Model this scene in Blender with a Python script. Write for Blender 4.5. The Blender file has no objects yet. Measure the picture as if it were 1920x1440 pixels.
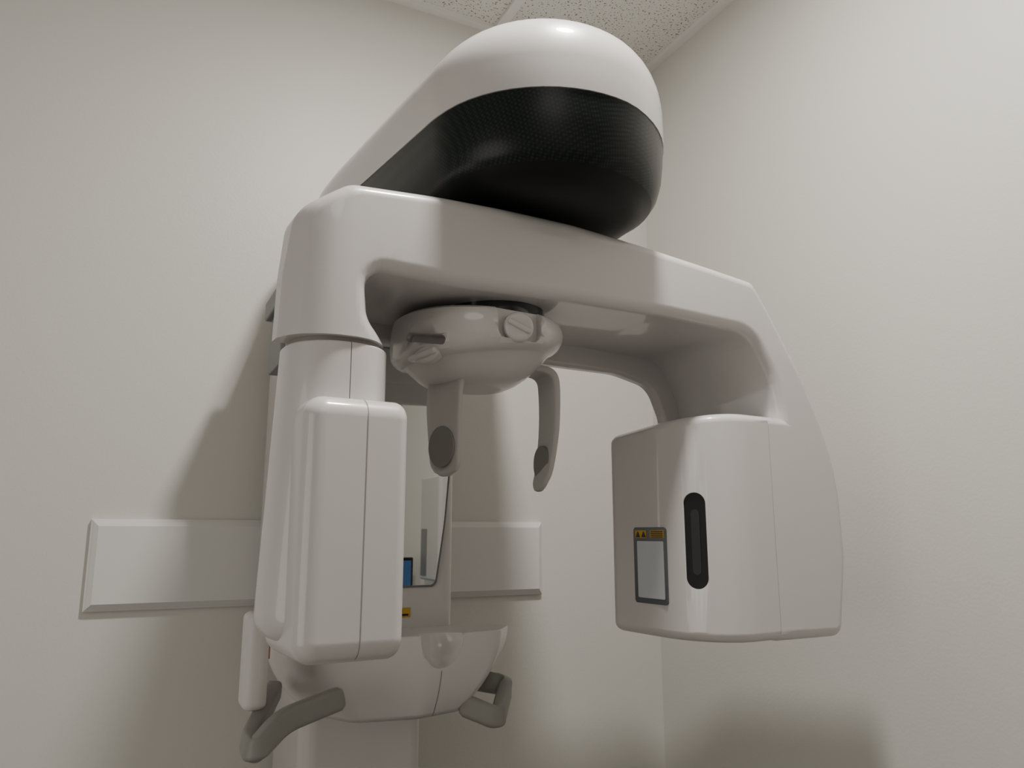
import bpy, bmesh, math
from mathutils import Vector, Matrix, Euler
COL=bpy.context.scene.collection
rad=math.radians
# ---------------------------------------------------------------- camera
cam=bpy.data.cameras.new("camera"); co=bpy.data.objects.new("camera",cam); COL.objects.link(co)
cam.sensor_width=36; cam.lens=27; cam.clip_start=.02
co.location=(-1.338,-1.762,1.34); co.rotation_euler=(rad(101),0,rad(63.3)-math.pi/2)
bpy.context.scene.camera=co
# ---------------------------------------------------------------- materials
def mat(name,col,rough=.5,metal=0,coat=0,bump=None,spec=.5,noise=None):
    m=bpy.data.materials.new(name); m.use_nodes=True; nt=m.node_tree; b=nt.nodes["Principled BSDF"]
    b.inputs["Base Color"].default_value=(*col,1); b.inputs["Roughness"].default_value=rough
    b.inputs["Metallic"].default_value=metal; b.inputs["Coat Weight"].default_value=coat
    b.inputs["Coat Roughness"].default_value=.06; b.inputs["Specular IOR Level"].default_value=spec
    tc=nt.nodes.new("ShaderNodeTexCoord")
    if noise:
        n=nt.nodes.new("ShaderNodeTexNoise"); n.inputs["Scale"].default_value=noise[0]; n.inputs["Detail"].default_value=4
        mx=nt.nodes.new("ShaderNodeMix"); mx.data_type='RGBA'
        mx.inputs[6].default_value=(*col,1); mx.inputs[7].default_value=(*[c*noise[1] for c in col],1)
        nt.links.new(tc.outputs["Object"],n.inputs["Vector"]); nt.links.new(n.outputs[0],mx.inputs[0]); nt.links.new(mx.outputs[2],b.inputs["Base Color"])
    if bump:
        n=nt.nodes.new("ShaderNodeTexNoise"); n.inputs["Scale"].default_value=bump[0]; n.inputs["Detail"].default_value=3
        bp=nt.nodes.new("ShaderNodeBump"); bp.inputs["Strength"].default_value=bump[1]; bp.inputs["Distance"].default_value=.002
        nt.links.new(tc.outputs["Object"],n.inputs["Vector"]); nt.links.new(n.outputs[0],bp.inputs["Height"]); nt.links.new(bp.outputs[0],b.inputs["Normal"])
    return m
M_wall=mat("wall_paint",(.63,.620,.588),.46,bump=(150,.14),noise=(1.5,.97))
M_board=mat("board_paint",(.67,.662,.65),.4)
M_floor=mat("floor_vinyl",(.24,.23,.22),.4,noise=(30,.85))
M_white=mat("white_plastic",(.60,.582,.575),.36,coat=.6,spec=.3,noise=(3,.985))
M_white2=mat("white_matte_plastic",(.64,.62,.61),.45,noise=(3,.985))
M_gap=mat("dark_gap",(.28,.265,.245),.6)
M_recess=mat("recess_grey",(.25,.24,.23),.6)
M_seam=mat("seam_shadow_gap",(.12,.115,.11),.7)
M_grey=mat("pale_grey_plastic",(.46,.45,.435),.5,noise=(20,.95))
M_pad=mat("dark_grey_rubber",(.20,.195,.19),.6)
M_handle=mat("grey_green_plastic",(.25,.25,.23),.45,noise=(25,.93))
M_bracket=mat("bracket_grey",(.17,.18,.185),.45)
M_black=mat("black_gloss",(.008,.008,.009),.12,coat=.4)
M_slotb=mat("slot_black",(.006,.006,.007),.30,spec=.15)
M_slot=mat("dark_smoked_plastic",(.022,.022,.022),.35,spec=.2)
M_under=mat("black_satin",(.006,.007,.008),.45,spec=.25)
M_mirror=mat("mirror_glass",(.74,.76,.75),.015,metal=1)
M_frame=mat("mirror_frame",(.16,.16,.16),.35)
M_yel=mat("label_yellow",(.55,.33,.03),.5)
M_ink=mat("label_ink",(.02,.02,.02),.5)
M_reflect=mat("glass_painted_reflection",(.56,.59,.64),.12,coat=.3)  # pale blue-grey colour stands in for a reflection in the glass
M_wind=mat("window_surround",(.09,.10,.115),.2,coat=.2)
M_red=mat("red_print",(.45,.14,.10),.5)
M_wood=mat("desk_laminate",(.35,.30,.25),.4,noise=(8,.8))
# perforated band
M_band=mat("black_perforated",(.010,.012,.013),.32,spec=.25)
nt=M_band.node_tree; b=nt.nodes["Principled BSDF"]; tc=nt.nodes.new("ShaderNodeTexCoord")
v=nt.nodes.new("ShaderNodeTexVoronoi"); v.inputs["Scale"].default_value=230; v.inputs["Randomness"].default_value=0
mp=nt.nodes.new("ShaderNodeMapping"); mp.inputs["Rotation"].default_value=(rad(45),rad(12),rad(7))
r=nt.nodes.new("ShaderNodeValToRGB"); r.color_ramp.elements[0].position=.2; r.color_ramp.elements[1].position=.55
r.color_ramp.elements[0].color=(.016,.026,.028,1); r.color_ramp.elements[1].color=(.006,.008,.009,1)
nt.links.new(tc.outputs["Object"],mp.inputs[0]); nt.links.new(mp.outputs[0],v.inputs["Vector"]); nt.links.new(v.outputs["Distance"],r.inputs[0]); nt.links.new(r.outputs[0],b.inputs["Base Color"])
# ceiling tile
M_ceil=mat("ceiling_tile",(.72,.71,.68),.85)
nt=M_ceil.node_tree; b=nt.nodes["Principled BSDF"]; tc=nt.nodes.new("ShaderNodeTexCoord")
n1=nt.nodes.new("ShaderNodeTexNoise"); n1.inputs["Scale"].default_value=180; n1.inputs["Detail"].default_value=1
r=nt.nodes.new("ShaderNodeValToRGB"); r.color_ramp.elements[0].position=.34; r.color_ramp.elements[1].position=.38
r.color_ramp.elements[0].color=(.24,.21,.18,1); r.color_ramp.elements[1].color=(.72,.71,.68,1)
bp=nt.nodes.new("ShaderNodeBump"); bp.inputs["Strength"].default_value=.3; bp.inputs["Distance"].default_value=.002
nt.links.new(tc.outputs["Object"],n1.inputs["Vector"]); nt.links.new(n1.outputs[0],r.inputs[0]); nt.links.new(r.outputs[0],b.inputs["Base Color"])
nt.links.new(r.outputs[0],bp.inputs["Height"]); nt.links.new(bp.outputs[0],b.inputs["Normal"])

# ---------------------------------------------------------------- mesh helpers
def finish(bm,name,m,parent=None,loc=None,rot=None,sharp=40,smooth=True):
    bmesh.ops.recalc_face_normals(bm,faces=bm.faces)
    me=bpy.data.meshes.new(name); bm.to_mesh(me); bm.free()
    for mm in (m if isinstance(m,(list,tuple)) else [m]): me.materials.append(mm)
    if smooth:
        for p in me.polygons: p.use_smooth=True
        me.set_sharp_from_angle(angle=rad(sharp))
    o=bpy.data.objects.new(name,me); COL.objects.link(o)
    if parent: o.parent=parent
    if loc: o.location=loc
    if rot: o.rotation_euler=rot
    if smooth:
        w=o.modifiers.new("wn",'WEIGHTED_NORMAL'); w.keep_sharp=True
    return o
def fillet(pts,n=7):
    out=[]; N=len(pts)
    for i in range(N):
        p=Vector(pts[i][:2]); a=Vector(pts[i-1][:2]); b=Vector(pts[(i+1)%N][:2]); r=pts[i][2]
        if r<=0: out.append(p); continue
        u=(a-p).normalized(); w=(b-p).normalized(); th=u.angle(w)
        if th>rad(179): out.append(p); continue
        d=r/math.tan(th/2); d=min(d,(a-p).length*.49,(b-p).length*.49); rr=d*math.tan(th/2)
        c=p+(u+w).normalized()*(rr/math.sin(th/2)); s=p+u*d-c; e=p+w*d-c
        ang=s.angle(e); sg=1 if s.x*e.y-s.y*e.x>0 else -1
        for k in range(n+1):
            t=ang*k/n*sg; out.append(c+Vector((s.x*math.cos(t)-s.y*math.sin(t),s.x*math.sin(t)+s.y*math.cos(t))))
    return clean(out)
def clean(out):
    res=[]
    for p in out:
        if not res or (p-res[-1]).length>1e-5: res.append(p)
    if (res[0]-res[-1]).length<1e-5: res.pop()
    A=sum(res[i-1].x*res[i].y-res[i].x*res[i-1].y for i in range(len(res)))
    if A<0: res.reverse()
    return res
def offset(o,d):
    N=len(o); r=[]
    for i in range(N):
        a=(o[i]-o[i-1]).normalized(); b=(o[(i+1)%N]-o[i]).normalized()
        n=Vector((-a.y-b.y,a.x+b.x)); n.normalize(); c=max(.5,n.dot(Vector((-a.y,a.x))))
        r.append(o[i]+n*(d/c))
    return r
def put(axis,p,d):
    return (p.x,d,p.y) if axis=='y' else ((d,p.x,p.y) if axis=='x' else (p.x,p.y,d))
def rings(bm,R,caps=True,mi=None):
    V=[[bm.verts.new(q) for q in r] for r in R]
    for k in range(len(V)-1):
        n=len(V[k])
        for i in range(n):
            f=bm.faces.new((V[k][i-1],V[k][i],V[k+1][i],V[k+1][i-1]))
            if mi: f.material_index=mi(k)
    if caps:
        f=bm.faces.new(V[0]); 
        if mi: f.material_index=mi(0)
        f=bm.faces.new(V[-1])
        if mi: f.material_index=mi(len(V)-2)
    return V
def stations(d0,d1,r0,r1,mid=()):
    s=[]; n=6; sg=1 if d1>d0 else -1
    if r0>0:
        for k in range(n+1):
            t=math.pi/2*k/n; s.append((d0+sg*r0*(1-math.cos(t)), r0*(1-math.sin(t))))
    else: s.append((d0,0))
    for m in mid: s.append(m)
    if r1>0:
        for k in range(n,-1,-1):
            t=math.pi/2*k/n; s.append((d1-sg*r1*(1-math.cos(t)), r1*(1-math.sin(t))))
    else: s.append((d1,0))
    return s
def groove(c,w=.0011,dp=.0016):
    return [(c-.006,0),(c-w,0),(c-w*.5,dp),(c+w*.5,dp),(c+w,0),(c+.006,0)]
def prism(bm,outline,axis,st):
    rings(bm,[[put(axis,p,d) for p in (offset(outline,i) if i else outline)] for d,i in st])
def rrect(x0,x1,y0,y1,r,n=7):
    return fillet([(x0,y0,r),(x1,y0,r),(x1,y1,r),(x0,y1,r)],n)
def box(name,m,x,y,z,r,parent=None,axis='z',plan=None,loc=None,rot=None,mid=()):
    bm=bmesh.new(); rng={'x':(y,z,x),'y':(x,z,y),'z':(x,y,z)}[axis]
    o=rrect(*rng[0],*rng[1],plan or r*1.05); prism(bm,o,axis,stations(*rng[2],r,r,mid))
    return finish(bm,name,m,parent,loc,rot)
def plainbox(name,m,x,y,z,parent=None,kind=None):
    bm=bmesh.new(); prism(bm,[Vector(p) for p in ((x[0],y[0]),(x[1],y[0]),(x[1],y[1]),(x[0],y[1]))],'z',[(z[0],0),(z[1],0)])
    o=finish(bm,name,m,parent,smooth=False)
    if kind: o["kind"]=kind
    return o
def catmull(P,n=6):
    P=[Vector(p) for p in P]; out=[]; N=len(P)
    for i in range(N-1):
        a,b,c,d=P[max(i-1,0)],P[i],P[i+1],P[min(i+2,N-1)]
        for k in range(n):
            t=k/n; out.append(.5*((2*b)+(-a+c)*t+(2*a-5*b+4*c-d)*t*t+(-a+3*b-3*c+d)*t**3))
    out.append(P[-1])
    return out
def corners(P):
    """straight runs with short rounded corners; P = (x,y,z,r)"""
    out=[Vector(P[0][:3])]
    for i in range(1,len(P)-1):
        p=Vector(P[i][:3]); a=Vector(P[i-1][:3]); b=Vector(P[i+1][:3]); r=P[i][3]
        u=(a-p).normalized(); w=(b-p).normalized()
        p0=p+u*min(r,(a-p).length*.48); p1=p+w*min(r,(b-p).length*.48)
        for k in range(9):
            t=k/8; out.append(p0*(1-t)**2+p*2*t*(1-t)+p1*t*t)
    out.append(Vector(P[-1][:3])); return out
def strap(name,m,path,wid,thk,up,parent=None,n=6,e=.6,endround=True,raw=False,sharp=60):
    """sweep a superellipse of width (along up) x thickness along a path"""
    pts=path if raw else catmull(path,n); N=len(pts); R=[]; up=Vector(up)
    L0=[0]
    for i in range(1,N): L0.append(L0[-1]+(pts[i]-pts[i-1]).length)
    for i,p in enumerate(pts):
        t=(pts[min(i+1,N-1)]-pts[max(i-1,0)]).normalized(); s=t.cross(up).normalized(); u=s.cross(t).normalized()
        f=L0[i]/L0[-1] if raw else i/(N-1)
        def L(w):
            if not isinstance(w,(list,tuple)): return w
            q=f*(len(w)-1); j=min(int(q),len(w)-2); return w[j]+(w[j+1]-w[j])*(q-j)
        w=L(wid); h=L(thk); ring=[]
        for k in range(24):
            a=2*math.pi*k/24; ca,sa=math.cos(a),math.sin(a)
            ring.append((s*(h/2*math.copysign(abs(ca)**e,ca))+u*(w/2*math.copysign(abs(sa)**e,sa)),p,t,min(w,h)))
        R.append(ring)
    RR=[]
    def rr(ring,sc,sh): return [tuple(p+o*sc+t*sh) for o,p,t,_ in ring]
    h0=R[0][0][3]/2; h1=R[-1][0][3]/2
    if endround: RR+= [rr(R[0],.45,-h0*.9),rr(R[0],.8,-h0*.6)]
    RR+=[rr(q,1,0) for q in R]
    if endround: RR+= [rr(R[-1],.8,h1*.6),rr(R[-1],.45,h1*.9)]
    bm=bmesh.new(); rings(bm,RR); return finish(bm,name,m,parent,sharp=sharp)
def blade(name,m,path,wid,thk,wdir):
    return strap(name,m,path,wid,thk,wdir,e=.45)
def disc(name,m,rx,ry,h,parent,loc,rot,n=36,round_=.3):
    bm=bmesh.new(); o=[Vector((rx*math.cos(2*math.pi*k/n),ry*math.sin(2*math.pi*k/n))) for k in range(n)]
    r=h*round_; prism(bm,o,'z',stations(0,h,0,r)); return finish(bm,name,m,parent,loc,rot)
def empty(name,parent=None,loc=(0,0,0),rot=(0,0,0)):
    e=bpy.data.objects.new(name,None); COL.objects.link(e); e.location=loc; e.rotation_euler=rot
    if parent: e.parent=parent
    return e
def boolean(o,cutters,sharp=35):
    o.modifiers.clear()
    for c in cutters:
        md=o.modifiers.new("b",'BOOLEAN'); md.operation='DIFFERENCE'; md.object=c; md.solver='EXACT'
    bpy.context.view_layer.update()
    dg=bpy.context.evaluated_depsgraph_get(); nm=bpy.data.meshes.new_from_object(o.evaluated_get(dg))
    o.modifiers.clear(); o.data=nm; nm.name=o.name
    for p in nm.polygons: p.use_smooth=True
    nm.set_sharp_from_angle(angle=rad(sharp)); w=o.modifiers.new("wn",'WEIGHTED_NORMAL'); w.keep_sharp=True
    for c in cutters: bpy.data.objects.remove(c)

# ---------------------------------------------------------------- room
X0,Y0,H=-3.1,-3.3,2.74
plainbox("floor",M_floor,(X0-.1,.1),(Y0-.1,.1),(-.1,0),kind="structure")
plainbox("ceiling",M_ceil,(X0-.1,.1),(Y0-.1,.1),(H,H+.1),kind="structure")
plainbox("wall_back",M_wall,(X0-.1,.1),(0,.1),(0,H),kind="structure")
plainbox("wall_right",M_wall,(0,.1),(Y0,0),(0,H),kind="structure")
plainbox("wall_front",M_wall,(X0-.1,.1),(Y0-.1,Y0),(0,H),kind="structure")
plainbox("wall_left",M_wall,(X0-.1,X0),(Y0,0),(0,H),kind="structure")
M_tbar=mat("tbar_white",(.74,.73,.71),.4)
plainbox("trim_1",M_tbar,(X0,0),(-.024,0),(H-.012,H),kind="structure")
plainbox("trim_2",M_tbar,(-.024,0),(Y0,-.024),(H-.012,H),kind="structure")
plainbox("trim_3",M_tbar,(-.518,-.492),(Y0,-.024),(H-.010,H),kind="structure")
plainbox("trim_4",M_tbar,(-1.128,-1.102),(Y0,-.024),(H-.010,H),kind="structure")

bm=bmesh.new()
o=[Vector(p) for p in ((-1.388,1.190),(-.372,1.190),(-.372,1.368),(-1.388,1.368))]
prism(bm,o,'y',[(0,0),(-.010,0),(-.012,.003),(-.014,.005),(-.021,.014)])
wb=finish(bm,"rail_board",M_board,smooth=False)
wb["label"]="long white wooden rail board running along cream wall behind machine"; wb["category"]="board"

# ---------------------------------------------------------------- machine
MA=empty("dental_xray_machine",None,(-.92,-.17,0))
MA["label"]="white panoramic dental x-ray machine with black-bottomed overhead housing and rotating arm"
MA["category"]="x-ray machine"
def adopt(o,parent):
    o.parent=parent
    bpy.context.view_layer.update()
    o.matrix_parent_inverse=parent.matrix_world.inverted()
def wpart(o,p=None):
    adopt(o,p or MA); return o
ARM=Matrix.Translation((-.75,-.70,0))@Matrix.Rotation(rad(4),4,'Z')
def apart(o,p=None):
    lm=Matrix.LocRotScale(o.location,o.rotation_euler,None)
    o.data.transform(ARM@lm); o.location=(0,0,0); o.rotation_euler=(0,0,0)
    adopt(o,p or MA); return o

wpart(box("column",M_white,(-1.020,-.79),(-.30,-.024),(0,1.14),.012,plan=.03))
car=wpart(box("carriage",M_white,(-1.072,-.733),(-.315,-.024),(1.12,1.87),.012,plan=.035))
bm=bmesh.new(); prism(bm,fillet([(-1.035,1.238,.012),(-.777,1.238,.014),(-.760,1.36,.6),(-.748,1.50,.6),(-.745,1.705,.012),(-1.045,1.705,.012)]),'y',stations(-.312,-.3195,0,.001))
wpart(finish(bm,"mirror_frame",M_frame),car)
bm=bmesh.new(); prism(bm,fillet([(-1.032,1.242,.010),(-.781,1.242,.012),(-.764,1.36,.6),(-.753,1.50,.6),(-.750,1.701,.010),(-1.042,1.701,.010)]),'y',[(-.315,0),(-.3203,0)])
wpart(finish(bm,"mirror",M_mirror,smooth=False),car)
wpart(plainbox("warning_label",M_yel,(-.856,-.828),(-.3165,-.313),(1.183,1.201)),car)
wpart(plainbox("label_print",M_ink,(-.852,-.832),(-.3170,-.3155),(1.186,1.190)),car)
wpart(plainbox("label_print",M_ink,(-.852,-.844),(-.3170,-.3155),(1.192,1.1985)),car)
wpart(box("bracket",M_bracket,(-1.098,-1.06),(-.325,-.20),(1.650,1.79),.003))
wpart(box("bracket",M_bracket,(-1.110,-1.06),(-.335,-.19),(1.762,1.800),.004))

# overhead housing
def stadium(x0,x1,y0,y1,n=28):
    R=(x1-x0)/2; c=(x0+x1)/2; o=[]
    for k in range(n+1):
        t=math.pi+math.pi*k/n; o.append(Vector((c+R*math.cos(t),y0+R+R*math.sin(t))))
    m=14
    for k in range(1,m): o.append(Vector((x1,y0+R+(y1-y0-2*R)*k/m)))
    for k in range(n+1):
        t=math.pi*k/n; o.append(Vector((c+R*math.cos(t),y1-R+R*math.sin(t))))
    for k in range(1,m): o.append(Vector((x0,y1-R-(y1-y0-2*R)*k/m)))
    for p in o:
        if p.y>-.08 and p.x>c: p.x+=.11*min(1,(p.y+.08)/.6)*(p.x-c)/R
    return o
ST=stadium(-.246,.128,-.280,.65)
def lift(y): return .080*max(0,min(y+.12,.5))
ZB=1.917
def dome(name,m,st,mi=None):
    bm=bmesh.new(); R=[]
    for z,i,wt in st:
        o=offset(ST,i) if i else ST
        w2=max(0,min(1,(z-1.85)/.06)) if z<ZB else max(0,1-(z-ZB)/.16)
        R.append([(p.x,p.y,z+wt*lift(p.y)-.09*max(0,p.x+.03)*w2) for p in o])
    rings(bm,R,mi=mi); return apart(finish(bm,name,m,sharp=50))
st=[(ZB,.004,1),(ZB,0,1),(ZB+.020,-.0005,.95)]
for k in range(0,23):
    t=math.pi/2*k/22; st.append((ZB+.035+.122*math.sin(t)**.80, .155*(1-math.cos(t)**.80), .9-.3*k/22))
housing=dome("overhead_housing",M_white,st)
cov=dome("perforated_cover",[M_band,M_under],[(1.804,.090,0),(1.806,.060,0),(1.812,.038,0),(1.822,.021,.05),(1.835,.012,.1),(1.855,.006,.3),(1.885,.003,.7),(ZB-.0008,.0012,1),(ZB-.0002,.004,1)],mi=lambda k:1 if k<3 else 0)
adopt(cov,housing)

# rotating arm
outer=[(.345,1.170,.02),(.517,1.168,.022),(.542,1.300,.3),(.538,1.432,.3),(.508,1.525,.3),(.460,1.616,.3),(.385,1.725,.06),(.350,1.770,.025),
 (.242,1.779,.5),(.105,1.789,.5),(-.028,1.796,.5),(-.148,1.794,.5),(-.248,1.789,.5),(-.372,1.778,.04),(-.433,1.738,.04),(-.440,1.66,.1),(-.444,1.50,.02),
 (-.301,1.50,.02),(-.304,1.572,.02),(-.342,1.604,.03),(-.350,1.668,.025),(-.222,1.667,.3),(-.049,1.673,.3),(.15,1.678,.3),(.336,1.674,.06),(.384,1.60,.15),(.396,1.545,.1),(.385,1.40,.1),(.345,1.30,.1)]
bm=bmesh.new(); prism(bm,fillet(outer,6),'y',stations(-.14,.13,.018,.018))
lip=[(.36,1.30,.01),(.46,1.30,.01),(.46,1.55,.1),(.40,1.72,.05),(-.40,1.73,.03),(-.40,1.64,.01),(-.20,1.637,.1),(.24,1.638,.2),(.325,1.620,.05),(.352,1.56,.05)]
prism(bm,fillet(lip,6),'y',stations(.105,.128,.008,.004))
G=lambda: bm.verts[:]+bm.edges[:]+bm.faces[:]
bmesh.ops.recalc_face_normals(bm,faces=bm.faces)
bmesh.ops.triangulate(bm,faces=[f for f in bm.faces if len(f.verts)>4])
bmesh.ops.bisect_plane(bm,geom=G(),dist=1e-6,plane_co=(0,0,1.576),plane_no=(0,0,1))
bmesh.ops.delete(bm,geom=[f for f in bm.faces if f.calc_center_median().x<-.2 and f.calc_center_median().z<1.576],context='FACES')
for i in range(24):
    bmesh.ops.bisect_plane(bm,geom=G(),dist=1e-6,plane_co=(-.4485+.0066*i,0,0),plane_no=(1,0,0))
for i in range(5):
    bmesh.ops.bisect_plane(bm,geom=G(),dist=1e-6,plane_co=(0,0,1.592+.016*i),plane_no=(0,0,1))
be=[e for e in bm.edges if e.is_boundary]
if be: bmesh.ops.holes_fill(bm,edges=be,sides=0)
for vv in bm.verts:
    x,y,z=vv.co
    if x>-.29: continue
    if y<-.065:
        s=1
        if x<-.369: s=math.sqrt(max(.03,1-((-.369-x)/.0760)**2))
        elif x>-.365 and z<1.66:
            w=min(1,(1.66-z)/.07); w=w*w*(3-2*w)
            s=1-w*(1-math.sqrt(max(.05,1-((x+.365)/.068)**2)))
        vv.co.y=-.065+(y+.065)*s
    else:
        yr=min(.13,-.15+(x+.440)/.25); sr=max(.03,(yr+.065)/.195)
        vv.co.y=-.065+(y+.065)*sr
arm=apart(finish(bm,"rotating_arm",M_white,sharp=50))
bm=bmesh.new(); prism(bm,rrect(-.423,-.307,-.129,-.005,.053,10),'z',[(1.550,0),(1.580,0)])
apart(finish(bm,"collar_ring",M_gap),arm)
bm=bmesh.new(); prism(bm,rrect(-.429,-.300,-.136,.003,.060,12),'z',stations(1.216,1.570,.03,.003,[(1.25+.03*k,0) for k in range(10)]))
for vv in bm.verts:
    if vv.co.x<-.36: vv.co.x-=.014*(1.566-vv.co.z)/.35*min(1,(-.36-vv.co.x)/.04)
nk=finish(bm,"detector_neck",M_white)
nc=plainbox("cut",M_gap,(-.3645,-.3635),(-.20,-.128),(1.3,1.60))
boolean(nk,[nc]); apart(nk,arm)
bm=bmesh.new(); det_o=fillet([(-.170,1.198,.026),(-.01,1.198,.026),(-.01,1.497,.024),(-.170,1.497,.024)])
prism(bm,det_o,'x',stations(-.423,-.298,.024,.015,groove(-.352)))
apart(finish(bm,"detector_housing",M_white),None)
# tube head
bm=bmesh.new()
tp_o=[]
for k in range(25):
    t=math.pi/2*k/24; tp_o.append(Vector((.213+.097*(1-math.cos(t)),-.0203-.12*math.sin(t))))
tp_o+=[Vector((.36,-.1403)),Vector((.42,-.1403)),Vector((.42,.118))]
for k in range(9):
    t=math.pi/2*k/8; tp_o.append(Vector((.245-.032*math.sin(t),.086+.032*math.cos(t))))
tp_o=clean(tp_o)
prism(bm,tp_o,'z',stations(1.172,1.535,.016,.016))
for vv in bm.verts:
    if vv.co.z>1.45: vv.co.z-=.02*max(0,(vv.co.y+.14))/.26
tube=finish(bm,"tube_head",M_white)
sl=Vector((.231,-.091)); th=rad(30)
def slotpiece(name,m,rx,z0,z1,d0,d1):
    bm=bmesh.new(); prism(bm,rrect(-rx,rx,z0,z1,rx*.98,8),'x',[(d0,0),(d1,0)])
    return finish(bm,name,m,None,(sl.x,sl.y,0),(0,0,th),sharp=50)
c1=slotpiece("cut",M_white,.0180,1.253,1.405,-.03,.0085)
bm=bmesh.new(); prism(bm,[Vector(p) for p in ((.359,-.16),(.3604,-.16),(.3604,-.139),(.359,-.139))],'z',[(1.1,0),(1.6,0)])
c2=finish(bm,"cut",M_white,smooth=False)
boolean(tube,[c1,c2]); apart(tube)
apart(slotpiece("beam_slot",M_slotb,.0178,1.2532,1.4048,.0042,.02),tube)
apart(slotpiece("slot_insert",M_slot,.007,1.275,1.378,.0030,.02),tube)
def onface(name,m,o,x0,x1,r=.0008,p=None):
    x0-=.0148; x1-=.0130; bm=bmesh.new(); prism(bm,o,'x',stations(x0,x1,r,0) if r else [(x0,0),(x1,0)]); return apart(finish(bm,name,m,sharp=50),p or tube)
onface("window_surround",M_wind,rrect(-.042,.040,1.225,1.350,.006),.2270,.235,.0005)
onface("window_glass_reflection",M_reflect,rrect(-.036,.030,1.234,1.327,.002),.2262,.2275,0)  # painted reflection on the dark window
onface("warning_label",M_yel,rrect(-.038,-.004,1.332,1.345,.001),.2262,.2275,0)
onface("warning_label",M_yel,rrect(.006,.034,1.332,1.345,.001),.2262,.2275,0)
for k in range(4):
    onface("label_print",M_ink,rrect(-.036,-.006,1.3331+.0030*k,1.3346+.0030*k,.0003),.2258,.2263,0)
for c in (.012,.027):
    onface("warning_triangle",M_ink,fillet([(c-.006,1.3332,.001),(c+.006,1.3332,.001),(c,1.3442,.001)]),.2258,.2263,0)

# ---------------------------------------------------------------- head support
cx,cy=-.867,-.705
def bowl_ring(z,rx,ry,e=.92,dx=0,dy=0,n=56,w=0):
    o=[]
    for k in range(n):
        a=2*math.pi*k/n; ca,sa=math.cos(a),math.sin(a)
        x=dx+rx*math.copysign(abs(ca)**e,ca)
        o.append((cx+x,cy+dy+ry*math.copysign(abs(sa)**e,sa),z+.13*x*w))
    return o
bm=bmesh.new()
rings(bm,[bowl_ring(1.655,.116,.105),bowl_ring(1.655,.124,.113),bowl_ring(1.651,.129,.118),bowl_ring(1.640,.132,.121,w=.3),bowl_ring(1.624,.133,.122,w=.8),bowl_ring(1.612,.131,.120,w=1),
 bowl_ring(1.604,.126,.115,w=1),bowl_ring(1.599,.119,.109,w=1),bowl_ring(1.597,.113,.103,w=1),bowl_ring(1.595,.109,.099,w=.95),bowl_ring(1.580,.094,.086,dx=-.003,w=.7),bowl_ring(1.569,.082,.074,dx=-.008,w=.4),bowl_ring(1.561,.070,.062,dx=-.012,w=.15),bowl_ring(1.556,.058,.050,dx=-.014),bowl_ring(1.5545,.046,.040,dx=-.014)])
hs=finish(bm,"head_support",M_white,sharp=28)
bm=bmesh.new(); prism(bm,rrect(-.036,.036,-.020,.05,.012),'y',[(-.02,0),(.018,0)])
k1=finish(bm,"cut",M_recess,None,(-.852,-.828,1.630),(0,0,rad(5)))
bm=bmesh.new(); prism(bm,rrect(-.034,.034,-.007,.007,.0065),'y',[(-.03,0),(.022,0)])
k2=finish(bm,"cut",M_recess,None,(-.978,-.772,1.609),(0,rad(10),rad(-50)))
boolean(hs,[k1,k2],30); wpart(hs)
bm=bmesh.new(); rings(bm,[bowl_ring(1.645,.085,.092,1,.015,-.01),bowl_ring(1.676,.085,.092,1,.015,-.01)])
wpart(finish(bm,"pivot_ring",M_black),hs)
bm=bmesh.new(); n=36
o=[Vector((.022*math.cos(2*math.pi*k/n),.022*math.sin(2*math.pi*k/n))) for k in range(n)]
prism(bm,o,'z',stations(0,.022,0,.006)); prism(bm,rrect(-.019,.019,-.004,.004,.0035),'z',stations(.016,.0265,0,.003))
wpart(finish(bm,"knob",M_white,None,(-.852,-.808,1.628),(rad(92),rad(25),rad(-12))),hs)
bm=bmesh.new(); o=[Vector((.020*math.cos(2*math.pi*k/n),.012*math.sin(2*math.pi*k/n))) for k in range(n)]
prism(bm,o,'z',stations(0,.022,0,.006)); prism(bm,rrect(-.026,.020,-.0045,.0045,.0042),'z',stations(.010,.028,0,.004))
wpart(finish(bm,"knob",M_white,None,(-.962,-.760,1.588),(rad(96),rad(-14),rad(-50))),hs)
# temple supports
wd=(.45,-.89,0)
tp=blade("temple_support",M_grey,[(-.912,-.725,1.575),(-.925,-.727,1.560),(-.929,-.728,1.52),(-.928,-.73,1.47),(-.927,-.73,1.445),(-.926,-.73,1.434),(-.926,-.73,1.427),(-.926,-.73,1.424)],[.066,.066,.064,.058,.055,.050,.040,.026],[.014,.013,.012,.012,.012,.011,.010,.009],wd)
wpart(tp)
wpart(disc("temple_pad",M_pad,.024,.030,.004,None,(-.9325,-.7325,1.462),(rad(90),0,rad(-63.2))),tp)
tp2=blade("temple_support",M_grey,[(-.83,-.70,1.586),(-.79,-.70,1.593),(-.762,-.70,1.595),(-.743,-.70,1.588),(-.737,-.70,1.565),(-.738,-.70,1.50),(-.747,-.70,1.44),(-.754,-.70,1.418),(-.757,-.70,1.408)],[.05,.05,.052,.054,.056,.054,.048,.038,.024],[.010,.012,.014,.017,.015,.013,.012,.011,.009],(0,1,0))
wpart(tp2)
wpart(disc("temple_pad",M_pad,.020,.029,.005,None,(-.749,-.70,1.447),(rad(90),rad(0),rad(-82))),tp2)

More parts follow.
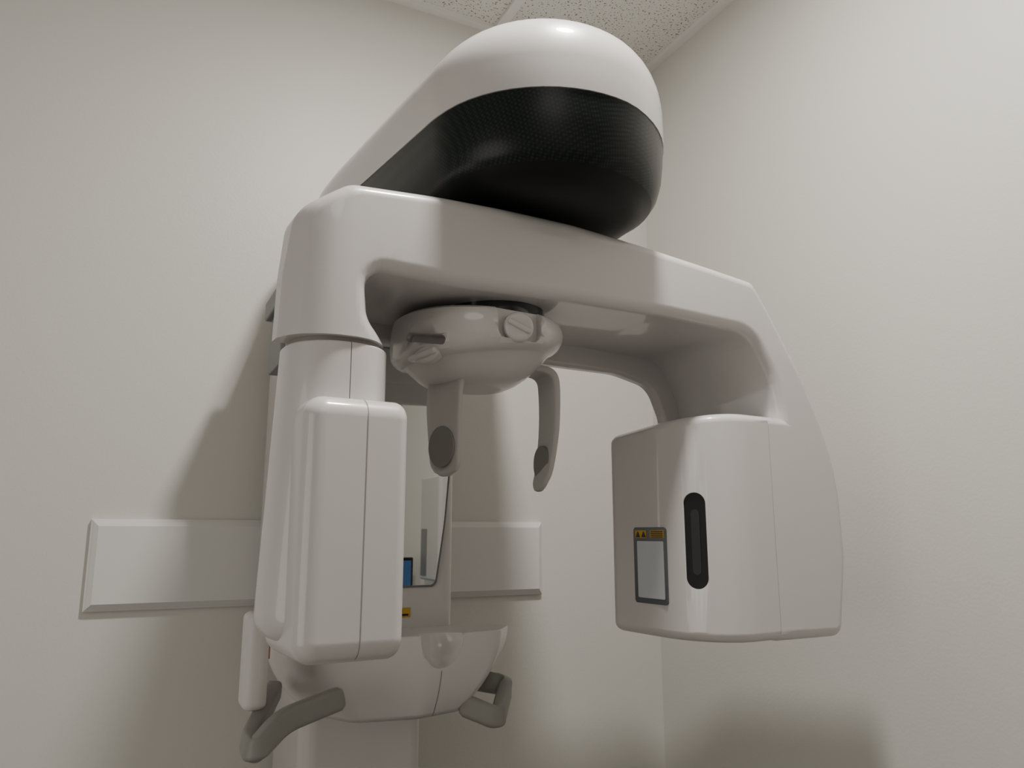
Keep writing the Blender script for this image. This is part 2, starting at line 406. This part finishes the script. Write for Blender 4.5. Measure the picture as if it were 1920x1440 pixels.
# ---------------------------------------------------------------- chin rest shelf
plan=[(-1.090,-.30,.01),(-1.110,-.42,.05),(-1.030,-.525,.06),(-.870,-.548,.10),(-.735,-.520,.035),(-.662,-.40,.015),(-.665,-.30,.01)]
base=fillet(plan,10)
def shelf_ring(z,k,f,sl=0,g=0):
    c=Vector((-.895,-.30)); return [(c.x+(p.x-c.x)*k,c.y+(p.y-c.y)*(f+g),z-.006-sl*(p.y+.548)) for p in base]
prof=[(1.184,.985,.985,.06),(1.184,.994,.994,.06),(1.183,.999,.999,.06),(1.181,1,1,.06)]
for k in range(1,17):
    t=k/16; z=1.181-.131*t; kk=1-.38*t**1.9; ff=1-.16*t**2.4
    prof.append((z,kk,ff,.06*(1-t)))
bm=bmesh.new(); rings(bm,[shelf_ring(*q) for q in prof])
sh=finish(bm,"chin_rest_shelf",M_white,sharp=50)
ou=[Vector((-.040,.08)),Vector((-.040,.03)),Vector((-.040,.0))]
for k in range(1,24):
    t=math.pi*k/24; ou.append(Vector((-.040*math.cos(t),-.054*math.sin(t))))
ou+=[Vector((.040,.0)),Vector((.040,.03)),Vector((.040,.08))]
bm=bmesh.new(); R=[]
ys=[(-.62,1.0),(-.54,1.0)]+[(-.54+.045*math.sin(math.pi/2*k/10),max(.08,math.cos(math.pi/2*k/10))) for k in range(1,11)]
for y,sx in ys:
    R.append([(-.850+p.x*sx,y,1.178+(p.y*sx if p.y<0 else p.y)) for p in ou])
rings(bm,R); cut=finish(bm,"cut",M_white)
boolean(sh,[cut],38); wpart(sh)
bm=bmesh.new(); rings(bm,[shelf_ring(*q,g=.0022) for q in prof])
bmesh.ops.bisect_plane(bm,geom=G(),plane_co=(-.8506,0,0),plane_no=(-1,0,0),clear_outer=True)
bmesh.ops.bisect_plane(bm,geom=G(),plane_co=(-.8497,0,0),plane_no=(1,0,0),clear_outer=True)
bmesh.ops.bisect_plane(bm,geom=G(),plane_co=(0,0,1.121),plane_no=(0,0,1),clear_outer=True)
bmesh.ops.bisect_plane(bm,geom=G(),plane_co=(0,-.40,0),plane_no=(0,1,0),clear_outer=True)
seam=finish(bm,"panel_seam",M_seam,smooth=False); wpart(seam,sh)
# handles
hp=corners([(-1.03,-.575,1.100,0),(-1.114,-.612,1.086,.022),(-1.154,-.640,1.056,.012),(-1.156,-.605,1.064,.012),(-1.100,-.46,1.098,0)])
wpart(strap("handle",M_handle,hp,[.034,.034,.034,.032,.028,.028,.031,.033,.033],.024,(.2,.3,1),e=.5,raw=True))
hp=corners([(-.785,-.49,1.052,0),(-.738,-.515,1.032,.016),(-.682,-.435,1.068,.020),(-.75,-.40,1.080,0)])
wpart(strap("handle",M_handle,hp,.036,.024,(.2,.3,1),e=.5,raw=True))
pd=wpart(box("control_panel",M_white2,(-1.160,-1.126),(-.56,-.50),(1.090,1.225),.010,plan=.014))
wpart(plainbox("panel_print",M_red,(-1.127,-1.1248),(-.55,-.52),(1.16,1.205)),pd)

# ---------------------------------------------------------------- things behind the camera seen in the mirror
dk=empty("desk",None,(-.35,-2.6,0)); dk["label"]="small brown laminate desk against wall carrying a monitor"; dk["category"]="desk"
wpart(box("desk_top",M_wood,(-.70,-.005),(-3.1,-2.3),(.72,.75),.004),dk)
for lx in (-.67,-.04):
    for ly in (-3.07,-2.33): wpart(box("leg",M_bracket,(lx-.02,lx+.02),(ly-.02,ly+.02),(0,.722),.003),dk)
mo=empty("computer_monitor",None,(-.25,-2.56,.75))
mo["label"]="black flat computer monitor with blue screen standing on desk"; mo["category"]="monitor"
M_blue=mat("blue_screen",(.03,.06,.14),.15)
bb=M_blue.node_tree.nodes["Principled BSDF"]; bb.inputs["Emission Color"].default_value=(.08,.16,.34,1); bb.inputs["Emission Strength"].default_value=.2
wpart(box("monitor_body",M_black,(-.46,-.04),(-2.56,-2.53),(.96,1.225),.006),mo)
wpart(plainbox("screen",M_blue,(-.448,-.052),(-2.53,-2.528),(.975,1.21)),mo)
wpart(box("stand",M_black,(-.28,-.22),(-2.59,-2.555),(.752,1.06),.005),mo)
wpart(box("stand_base",M_black,(-.36,-.14),(-2.64,-2.48),(.75,.764),.005),mo)
wc=wpart(box("wall_cabinet",M_grey,(-.07,-.001),(-2.37,-2.12),(1.13,1.60),.012,plan=.02)); wc.parent=None
wc.matrix_parent_inverse=Matrix.Identity(4)
wc["label"]="slim pale grey wall cabinet with a dark front panel"; wc["category"]="cabinet"
wpart(plainbox("door",M_frame,(-.0725,-.068),(-2.34,-2.27),(1.15,1.36)),wc)

# ---------------------------------------------------------------- lights
def disk(name,loc,power,size,col=(1,.95,.875),rot=(0,0,0)):
    l=bpy.data.lights.new(name,'AREA'); l.shape='DISK'; l.size=size; l.energy=power; l.color=col
    o=bpy.data.objects.new(name,l); COL.objects.link(o); o.location=loc; o.rotation_euler=rot; return o
disk("ceiling_downlight",(-.76,-1.10,2.72),29,.13)
disk("ceiling_fill_light",(-1.5,-2.75,2.72),6,.9)  # added soft fill behind the camera, not a ceiling fixture
disk("left_fill_light",(-3.05,-1.5,1.25),10,1.5,rot=(0,rad(-90),0))  # added side fill to soften the right wall shadow; no doorway there
w=bpy.data.worlds.new("world"); bpy.context.scene.world=w; w.use_nodes=True
w.node_tree.nodes["Background"].inputs[0].default_value=(.9,.88,.82,1); w.node_tree.nodes["Background"].inputs[1].default_value=.02
